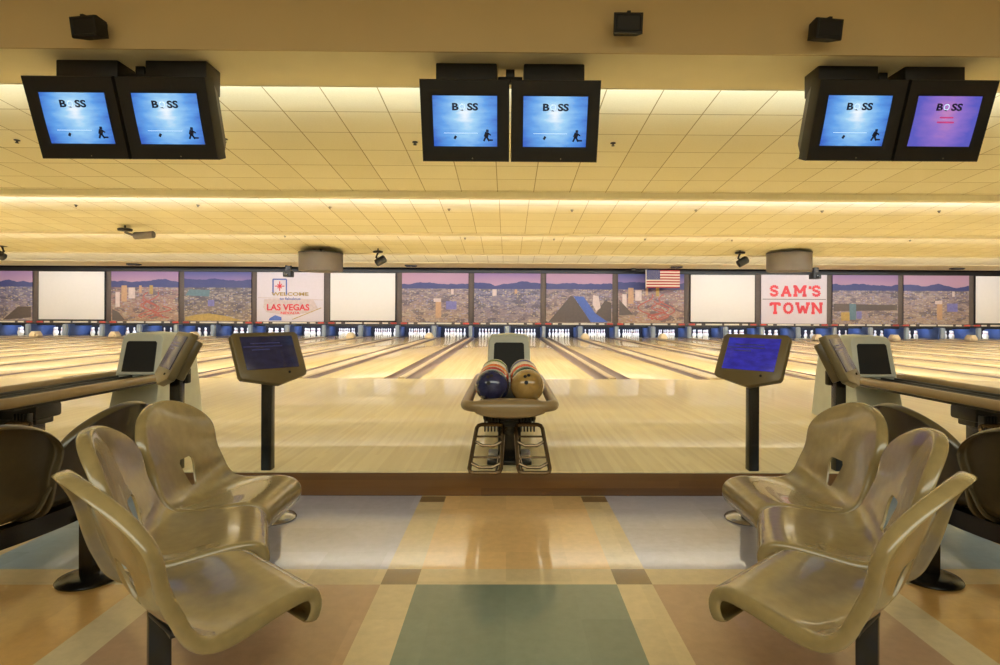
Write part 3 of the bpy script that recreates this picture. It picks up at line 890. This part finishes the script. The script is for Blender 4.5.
# loudspeakers on the fascia
sp = MB()
ring_faces(sp, [(.19, .11, .004, 0), (.205, .13, -.004, 0), (.235, .158, 0, 0), (.245, .165, .02, 0), (.19, .13, .15, 0)])
sp.add([(-.095, .004, -.055), (.095, .004, -.055), (.095, .004, .055), (-.095, .004, .055)], [(0, 1, 2, 3)])
sp_me = sp.mesh('cabinet', M['housing'], 30)
bk_me = MB().box((0, .20, .06), (.05, .10, .04), .005).box((0, .10, .085), (.03, .20, .02), .004).mesh('bracket', M['black'])
for x, z, yaw, lab in ((-3.50, 30, 10, 'above the left television pair'), (1.0, 25, 0, 'between the middle and right television pairs'), (2.68, 29, -8, 'above the right television pair')):
    t = empty('loudspeaker', (x, 4.88, EYE + (316 - z) * 4.9 / F + (.02 if x > 0 else -.01))); t.rotation_euler = (R(10), 0, R(-yaw))
    link('cabinet', sp_me, t); link('bracket', bk_me, t)
    tag(t, 'small black loudspeaker on the brown beam ' + lab, 'loudspeaker', 'loudspeakers on the beam')

# ------------------------------------------------------------------ ball returns
def rrect(hw, y0, y1, r, z, zb=None, n=6):
    pts = []
    for cx_, cy_, a0 in ((hw - r, y0 + r, -90), (hw - r, y1 - r, 0), (-hw + r, y1 - r, 90), (-hw + r, y0 + r, 180)):
        for i in range(n + 1):
            a = R(a0 + 90 * i / n); pts.append((cx_ + r * cos(a), cy_ + r * sin(a), z))
    return pts
def make_return():
    t = empty('ball_return')
    zr = .605
    pts = rrect(.275, 3.60, 5.42, .10, zr)
    MB().tube(pts, .034, 12, True).build('tray_rim', M['taupe'], t)
    # broad rounded nose at the front of the tray
    N = 16; vs = []; fs = []
    prof = [(0.0, -.055), (-.028, -.045), (-.040, -.015), (-.034, .018), (-.010, .036), (.04, .040), (.10, .034), (.145, .018), (.15, -.02)]
    for i in range(N + 1):
        u = 2 * i / N - 1
        bulge = (1 - u * u)
        for (dy, dz) in prof:
            vs.append((u * .235, 3.605 - .025 * bulge + dy * (.25 + .75 * bulge ** .5), zr + dz * (.35 + .9 * bulge ** .5)))
    m = len(prof)
    for i in range(N):
        for q in range(m - 1): fs.append((i * m + q, (i + 1) * m + q, (i + 1) * m + q + 1, i * m + q + 1))
        fs.append((i * m + m - 1, (i + 1) * m + m - 1, (i + 1) * m, i * m))
    fs.append(tuple(range(m))); fs.append(tuple(N * m + q for q in range(m))[::-1])
    MB().add(vs, fs).build('tray_nose', M['taupe'], t)
    bed = MB()
    for s in (-1, 1):
        for o_ in (-.062, .062):
            bed.tube([(s * .113 + o_, 3.70, zr - .008), (s * .113 + o_, 5.40, zr - .008)], .012, 8)
    bed.box((0, 4.60, zr - .055), (.42, 1.62, .02), .005)
    bed.build('ball_rails', M['black'], t)
    b = MB().box((0, 4.12, .49), (.36, .24, .10), .02)
    for s in (-1, 1):
        for q in range(5): b.box((s * .165 - s * q * .022, 3.965, .44), (.010, .05, .11), .002)
    b.box((0, 4.12, .43), (.30, .16, .06), .01)
    b.build('upper_housing', M['black'], t)
    MB().box((0, 4.14, .30), (.16, .16, .28), .015).box((0, 4.12, .175), (.30, .36, .03), .008).build('pedestal', M['black_gloss'], t)
    for s in (-1, 1):
        f = MB(); r = .0135
        q = [(s * .040, 3.93, .435), (s * .215, 3.93, .435), (s * .255, 3.66, .185), (s * .055, 3.66, .185)]
        Q = [Vector(p) for p in q]
        def corner(i):
            p, a, b_ = Q[i], Q[i - 1], Q[(i + 1) % 4]
            u, v = (a - p).normalized() * .03, (b_ - p).normalized() * .03
            return [p + u, p + (u + v) * .28, p + v]
        path = sum((corner(i) for i in range(4)), [])
        f.tube(path, r, 8, True)
        for tt, sag in ((.36, .020), (.80, .020)):
            a = Q[0].lerp(Q[3], tt); b_ = Q[1].lerp(Q[2], tt)
            f.tube([a, a.lerp(b_, .3) + Vector((0, -.04, -sag)), a.lerp(b_, .7) + Vector((0, -.04, -sag)), b_], .011, 8)
            a2, b2 = a + Vector((0, .10, .01)), b_ + Vector((0, .10, .01))
            f.tube([a, a2, b2, b_], .007, 8)
        f.tube([Q[0] + Vector((s * .03, 0, 0)), Vector((s * .07, 4.02, .46))], .009, 8)
        f.tube([Q[3] + Vector((s * .03, 0, .005)), Vector((s * .07, 4.02, .20))], .009, 8)
        f.build('foot_rack', M['tube'], t)
    # hood
    h = MB()
    def sect(y, hw, zt, r):
        pts = [(-hw - .03, y, LANE), (-hw, y, zt - r - .05)]
        for i in range(7):
            a = R(180 - 90 * i / 6); pts.append((-hw + r + r * cos(a), y, zt - r + r * sin(a)))
        pts.append((0, y, zt + .012))
        for i in range(7):
            a = R(90 - 90 * i / 6); pts.append((hw - r + r * cos(a), y, zt - r + r * sin(a)))
        pts += [(hw, y, zt - r - .05), (hw + .03, y, LANE)]
        return pts
    def front(y_top, y_bot, hw, zt, r):
        out = []
        for x, y, z in sect(0, hw, zt, r): out.append((x, y_bot + (y_top - y_bot) * max(0, min(1, (z - LANE) / (zt - LANE))), z))
        return out
    rings = [front(5.46, 5.26, .165, .955, .05), front(5.47, 5.27, .185, .975, .06), front(5.50, 5.30, .195, .985, .06), front(5.75, 5.66, .20, .985, .06), front(5.98, 6.04, .19, .93, .06), front(6.06, 6.14, .165, .88, .05)]
    m = len(rings[0]); vs = [p for g in rings for p in g]; fs = []
    for i in range(len(rings) - 1):
        for q in range(m - 1): fs.append((i * m + q, i * m + q + 1, (i + 1) * m + q + 1, (i + 1) * m + q))
    fs.append(tuple(range(m))); fs.append(tuple((len(rings) - 1) * m + q for q in range(m)))
    h.add(vs, fs)
    hood = h.build('hood', M['hood'], t)
    # dark mouth of the hood
    def fy(z): return 5.26 + .20 * (z - LANE) / (.955 - LANE)
    mo = MB()
    z0, z1 = .64, .915
    poly = [(-.145, z0), (.145, z0), (.137, z1 - .015), (.122, z1), (-.122, z1), (-.137, z1 - .015)]
    mo.add([(x, fy(z) - .006, z) for x, z in poly] + [(x, fy(z) + .004, z) for x, z in poly], [tuple(range(6)), tuple(range(6, 12))] + [(i, (i + 1) % 6, 6 + (i + 1) % 6, 6 + i) for i in range(6)])
    mo.build('mouth', M['hole'], hood)
    MB().box((0, 5.37, .625), (.33, .05, .025), .008).build('mouth_lip', M['hood'], hood)
    return t
ret = make_return(); ret.location = (.02, 0, 0)
tag(ret, 'taupe ball rack with grey hood in the middle, holding bowling balls', 'ball return', 'ball returns on the approach')
for s, w in ((-1, 'left'), (1, 'right')):
    o = copy_tree(ret); o.location = (.02 + s * PAIR, 0, 0)
    tag(o, 'empty taupe ball rack and grey hood reaching past the %s photo edge' % w, 'ball return', 'ball returns on the approach')

def ball_mat(name, a, b, rough=.12):
    t = NT(name)
    o, x, y, z = t.coord()
    n = t.noise(o, 9.0, 5, .65)
    t.link(t.ramp(n, [(.35, lin(*a)), (.65, lin(*b))]), t.b.inputs['Base Color'])
    t.b.inputs['Roughness'].default_value = rough; t.b.inputs['Coat Weight'].default_value = .5
    return t.m
def ball(x, y, name, a, b, label, holes):
    bm = bmesh.new(); bmesh.ops.create_uvsphere(bm, u_segments=28, v_segments=18, radius=.108)
    mb = MB().bm(bm)
    o = mb.build('bowling_ball', ball_mat(name, a, b)); o.location = (x, y, .709)
    o.rotation_euler = (0, 0, 0)
    tag(o, label, 'bowling ball', 'bowling balls on the middle rack')
    if holes:
        for k, (az, el, r) in enumerate(holes):
            d = Vector((sin(R(az)) * cos(R(el)), -cos(R(az)) * cos(R(el)), sin(R(el))))
            q = d.to_track_quat('Z', 'Y').to_matrix().to_4x4()
            MB().lathe([(r, .106), (r, .1088), (r * .8, .1090), (r * .2, .1088)], 14, mx=q).build('finger_hole', M['hole'], o)
H3 = lambda az, el: [(az - 8, el, .011), (az + 8, el + 5, .011), (az - 2, el - 22, .013)]
BL = [('navy ball', (26, 30, 66), (50, 58, 104), 'navy blue bowling ball at the front of the rack', H3(-10, 38)),
      ('red ball', (150, 34, 26), (196, 60, 36), 'red bowling ball just behind the navy blue one', None),
      ('orange ball', (214, 92, 30), (232, 130, 60), 'orange bowling ball two behind the navy blue one', None),
      ('pale ball', (214, 200, 176), (180, 160, 150), 'pale bowling ball behind the orange one', None),
      ('green ball', (60, 92, 50), (110, 130, 70), 'green bowling ball nearest the hood behind the navy row', None)]
BR = [('sand ball', (176, 142, 82), (150, 120, 70), 'sandy tan bowling ball with dark finger holes at the front of the rack', H3(-4, 40)),
      ('teal ball', (24, 62, 46), (40, 90, 70), 'dark green bowling ball just behind the sandy tan one', None),
      ('coral ball', (206, 66, 40), (228, 110, 70), 'red orange bowling ball two behind the sandy tan one', None),
      ('white ball', (224, 214, 200), (200, 150, 130), 'whitish bowling ball behind the red orange one', None),
      ('violet ball', (70, 70, 130), (120, 110, 150), 'violet blue bowling ball nearest the hood behind the sandy row', None)]
for i, b in enumerate(BL): ball(.02 - .1135, 3.80 + i * .224, *b)
for i, b in enumerate(BR): ball(.02 + .1135, 3.80 + i * .224, *b)

# ------------------------------------------------------------------ scoring consoles
def lcd(name, rgb, e):
    t = NT(name)
    o, x, y, z = t.coord()
    n = t.noise(t.vec(t.math('MULTIPLY', x, 14.0), 0.0, t.math('MULTIPLY', z, 40.0)), 1.0, 3)
    c = lin(*rgb)
    cc = t.ramp(n, [(.35, tuple(v * .75 for v in c[:3]) + (1,)), (.7, tuple(v * 1.3 for v in c[:3]) + (1,))])
    t.link(cc, t.b.inputs['Emission Color']); t.b.inputs['Emission Strength'].default_value = e
    t.b.inputs['Base Color'].default_value = lin(14, 14, 22)
    t.b.inputs['Roughness'].default_value = .22
    return t.m
M['lcd_dim'] = lcd('dim navy console screen', (42, 41, 62), .55)
M['lcd_blue'] = lcd('blue console screen', (44, 40, 136), 1.0)
M['lcd_text'] = glow('console faint text', (50, 50, 84), .5)
def console(x, psi, lcdm, label, y=3.83):
    t = empty('scoring_console', (x, y, LANE))
    MB().box((0, 0, .30), (.066, .066, .60), .006).build('post', M['black_gloss'], t)
    h = empty('head', (0, 0, 0), psi); h.parent = t
    mx = Matrix.Translation((0, 0, .735)) @ Matrix.Rotation(R(-26), 4, 'X')
    W, Ht = .455, .31
    poly = [(-W / 2, -Ht / 2 + .02), (-W / 2 + .01, -Ht / 2), (0.02, -Ht / 2 - .055), (W / 2 - .01, -Ht / 2), (W / 2, -Ht / 2 + .02), (W / 2, Ht / 2 - .02), (W / 2 - .02, Ht / 2), (-W / 2 + .02, Ht / 2), (-W / 2, Ht / 2 - .02)]
    body = MB().prism(poly, .045, mx=mx @ Matrix.Translation((0, -.03, 0)), bevel=.006)
    poly2 = [(-W / 2 + .04, -Ht / 2 + .02), (W / 2 - .04, -Ht / 2 + .02), (W / 2 - .05, Ht / 2 - .03), (-W / 2 + .05, Ht / 2 - .03)]
    body.prism(poly2, .055, mx=mx @ Matrix.Translation((0, .014, 0)), bevel=.008)
    b = body.build('console_body', M['console'], h)
    s = MB().box((0, -.032, .012), (.355, .008, .225), .003, mx=mx)
    for q, w in enumerate((.20, .26, .12)): s.box((-.02 - q * .02, -.0365, .075 - q * .022), (w, .001, .007), 0, 1, mx=mx)
    s.build('display', [lcdm, M['lcd_text']], h)
    kn = MB().lathe([(.008, 0), (.008, .006), (.004, .008)], 10, mx=mx @ Matrix.Translation((.10, -.03, -Ht / 2 + .022)) @ Matrix.Rotation(R(90), 4, 'X')).build('button', M['hole'], h)
    MB().box((0, .055, .60), (.10, .05, .10), .01).build('neck_bracket', M['black'], t)
    tag(t, label, 'scoring console', 'scoring consoles on black posts')
console(-1.545, R(51), M['lcd_dim'], 'scoring console with dim navy screen on the step edge, beside the left bank')
console(1.605, R(-51), M['lcd_blue'], 'scoring console with bright blue screen on the step edge, beside the right bank')
console(-2.13, R(-51), M['lcd_dim'], 'scoring console turned away in front of the left grey hood')
console(2.17, R(51), M['lcd_dim'], 'scoring console turned away in front of the right grey hood')

# ------------------------------------------------------------------ fittings under the far ceiling
def drum(px, label):
    y = 19.2
    c = at(px, 262, y)
    t = empty('drum_fixture', (c.x, y, 0))
    z0, z1 = at(px, 271.5, y).z, at(px, 253, y).z
    MB().lathe([(.60, z0), (.685, z0), (.69, z0 + .01), (.69, z1 - .01), (.685, z1)], 40).build('drum_shell', M['drum'], t)
    MB().lathe([(.70, z1 - .03), (.70, z1 + .01), (.6, z1 + .02)], 40).build('top_rim', M['housing'], t)
    MB().lathe([(.05, z1), (.05, 3.42)], 12).build('hanging_stem', M['black'], t)
    tag(t, label, 'ceiling fixture', 'silver drums under the ceiling')
drum(321, 'silver grey drum fixture hanging above the welcome sign mural')
drum(789, 'silver grey drum fixture hanging above the red lettered panel')

def projector(px, py, label, rot=0, y=25.0):
    c = at(px, py, y)
    t = empty('projector', c, R(rot))
    MB().box((0, 0, 0), (.34, .42, .26), .03).build('projector_body', M['black'], t)
    MB().lathe([(.07, 0), (.07, .06), (.05, .07)], 14, mx=Matrix.Translation((0, -.2, -.02)) @ Matrix.Rotation(R(90), 4, 'X')).build('lens', M['black_gloss'], t)
    MB().box((0, 0, .24), (.22, .22, .24), .02).build('mount_plate', M['black'], t)
    tag(t, label, 'projector', 'small black projectors')
projector(288.5, 274, 'small black projector hanging beside the drum above the welcome sign mural')
projector(815, 276, 'small black projector hanging beside the drum above the red lettered panel')

def spot(px, py, label, y=19.0, kind=0, flip=1):
    c = at(px, py, y)
    zc = EYE + 4.50 - .095 * y if y < 24 else EYE + 2.185
    if y < 19.7: zc = EYE + 3.96 - .095 * y
    if y < 14.9: zc = EYE + 3.50 - .095 * y
    t = empty('spotlight', (c.x, y, c.z))
    MB().lathe([(.15, .17), (.16, .19), (.16, .22), (.12, .235)], 16).build('canopy', M['housing'], t)
    MB().tube([(0, 0, .18), (0, 0, zc - c.z + .01)], .02, 8).build('stem', M['housing'], t)
    if kind == 0:
        hd = MB().lathe([(.06, -.2), (.12, -.18), (.13, .12), (.10, .16)], 14, mx=Matrix.Translation((flip * .10, 0, -.08)) @ Matrix.Rotation(R(60 * flip), 4, 'Y'))
        hd.tube([(0, 0, .18), (-.06 * flip, 0, .02), (flip * .06, 0, -.08)], .035, 8)
        hd.build('lamp_head', M['housing'], t)
    else:
        hd = MB().lathe([(.07, -.24), (.09, -.22), (.09, .22), (.07, .24)], 16, mx=Matrix.Translation((.46, 0, .07)) @ Matrix.Rotation(R(86), 4, 'Y'))
        hd.tube([(0, 0, .14), (.22, 0, .06)], .03, 8)
        hd.build('lamp_head', M['drum'], t)
    tag(t, label, 'spotlight', 'spotlights under the far ceiling')
spot(378, 258, 'small dark spotlight above the blank screen beside the welcome sign', 19.0, 0, 1)
spot(740, 259, 'small dark spotlight above the blank screen beside the flag', 19.0, 0, 1)
spot(2, 252, 'small dark spotlight cut by the photo edge above the hazy blue mural', 19.0, 0, -1)
spot(125, 238, 'silver tube spotlight beside a dark cap above the coaster mural', 14.3, 1)

def vent(px, py, label):
    y = 25.6
    c = at(px, py, y)
    o = MB().box((0, 0, 0), (.50, .30, .06), .02).box((-.12, -.02, -.035), (.18, .2, .03), .01).box((.12, -.02, -.035), (.18, .2, .03), .01).build('ceiling_vent', M['housing'])
    o.location = (c.x, y, EYE + 2.185 - .028)
    tag(o, label, 'vent', 'small dark fittings on the soffit')
vent(134, 264, 'small flat dark fitting on the soffit above the coaster mural')
vent(411, 266, 'small flat dark fitting on the soffit above the sunset city mural')
vent(676, 268, 'small flat dark fitting on the soffit just above the flag')
vent(957, 269, 'small flat dark fitting on the soffit above the sandy city mural')

# sprinkler heads on the tiled bays
def sprinkler(px, py, h0, slope, bay):
    # where the sight line meets the bay
    d = (at(px, py, 1.0) - Vector((0, 0, EYE)))
    y = h0 / (d.z + slope)
    x = d.x * y; z = EYE + h0 - slope * y
    o = MB().lathe([(.036, .004), (.036, -.008), (.012, -.012), (.010, -.03), (.022, -.034), (.022, -.04)], 12).build('sprinkler_head', M['housing'])
    o.location = (x, y, z)
    tag(o, 'tiny dark sprinkler head on the %s tiled ceiling bay from the beam' % bay, 'sprinkler', 'sprinkler heads on the %s bay' % bay)
for px, py in ((17, 140), (225, 139), (415, 142), (613, 143)): sprinkler(px, py, 2.95, .085, 'first')
for px, py in ((76, 205), (198, 205), (330, 207), (449, 209), (572, 210), (696, 210), (822, 211), (939, 211)): sprinkler(px, py, 3.50, .095, 'second')
for px, py in ((285, 236), (465, 238), (554, 239), (645, 239), (732, 240), (910, 240)): sprinkler(px, py, 3.96, .095, 'third')

# flag on its bracket
yf = 26.6
tl, br_ = at(646.5, 270, yf), at(680, 288, yf)
fw, fh = br_.x - tl.x, tl.z - br_.z
t = empty('hanging_flag', (tl.x, yf, 0))
mb = MB(); NX = 20
def fy_(u): return .05 * sin(u * 9) * u
for i in range(13):
    za, zb_ = tl.z - fh * i / 13, tl.z - fh * (i + 1) / 13
    for k in range(NX):
        u0, u1 = k / NX, (k + 1) / NX
        m = 1 if i % 2 else 0
        if i < 7 and k < NX * .4: m = 2
        mb.add([(u0 * fw, fy_(u0), za), (u1 * fw, fy_(u1), za), (u1 * fw, fy_(u1), zb_), (u0 * fw, fy_(u0), zb_)], [(0, 1, 2, 3)], m)
for r in range(9):
    for q in range(6 if r % 2 == 0 else 5):
        u = (.035 + q * .064 + (0 if r % 2 == 0 else .032)); zz = tl.z - fh * 7 / 13 * (.1 + r * .1)
        s_ = .018
        pts = [(u * fw + s_ * (1 if i % 2 == 0 else .4) * sin(pi * i / 5), fy_(u) - .006, zz + s_ * (1 if i % 2 == 0 else .4) * cos(pi * i / 5)) for i in range(10)]
        mb.add(pts, [tuple(range(10))], 1)
mb.build('flag_cloth', [M['flag_red'], M['flag_white'], M['flag_blue']], t)
MB().tube([(-.02, 0, br_.z - .02), (-.02, 0, tl.z + .05)], .022, 8).build('flag_pole', M['flag_white'], t)
zs = EYE + 2.185
MB().tube([(-.02, 0, tl.z + .03), (-.55, -.05, zs - .12)], .03, 8).box((-.60, -.05, zs - .066), (.22, .16, .10), .02).build('flag_bracket', M['housing'], t)
tag(t, 'striped red and white flag with a blue corner hanging before the coaster mural', 'flag')
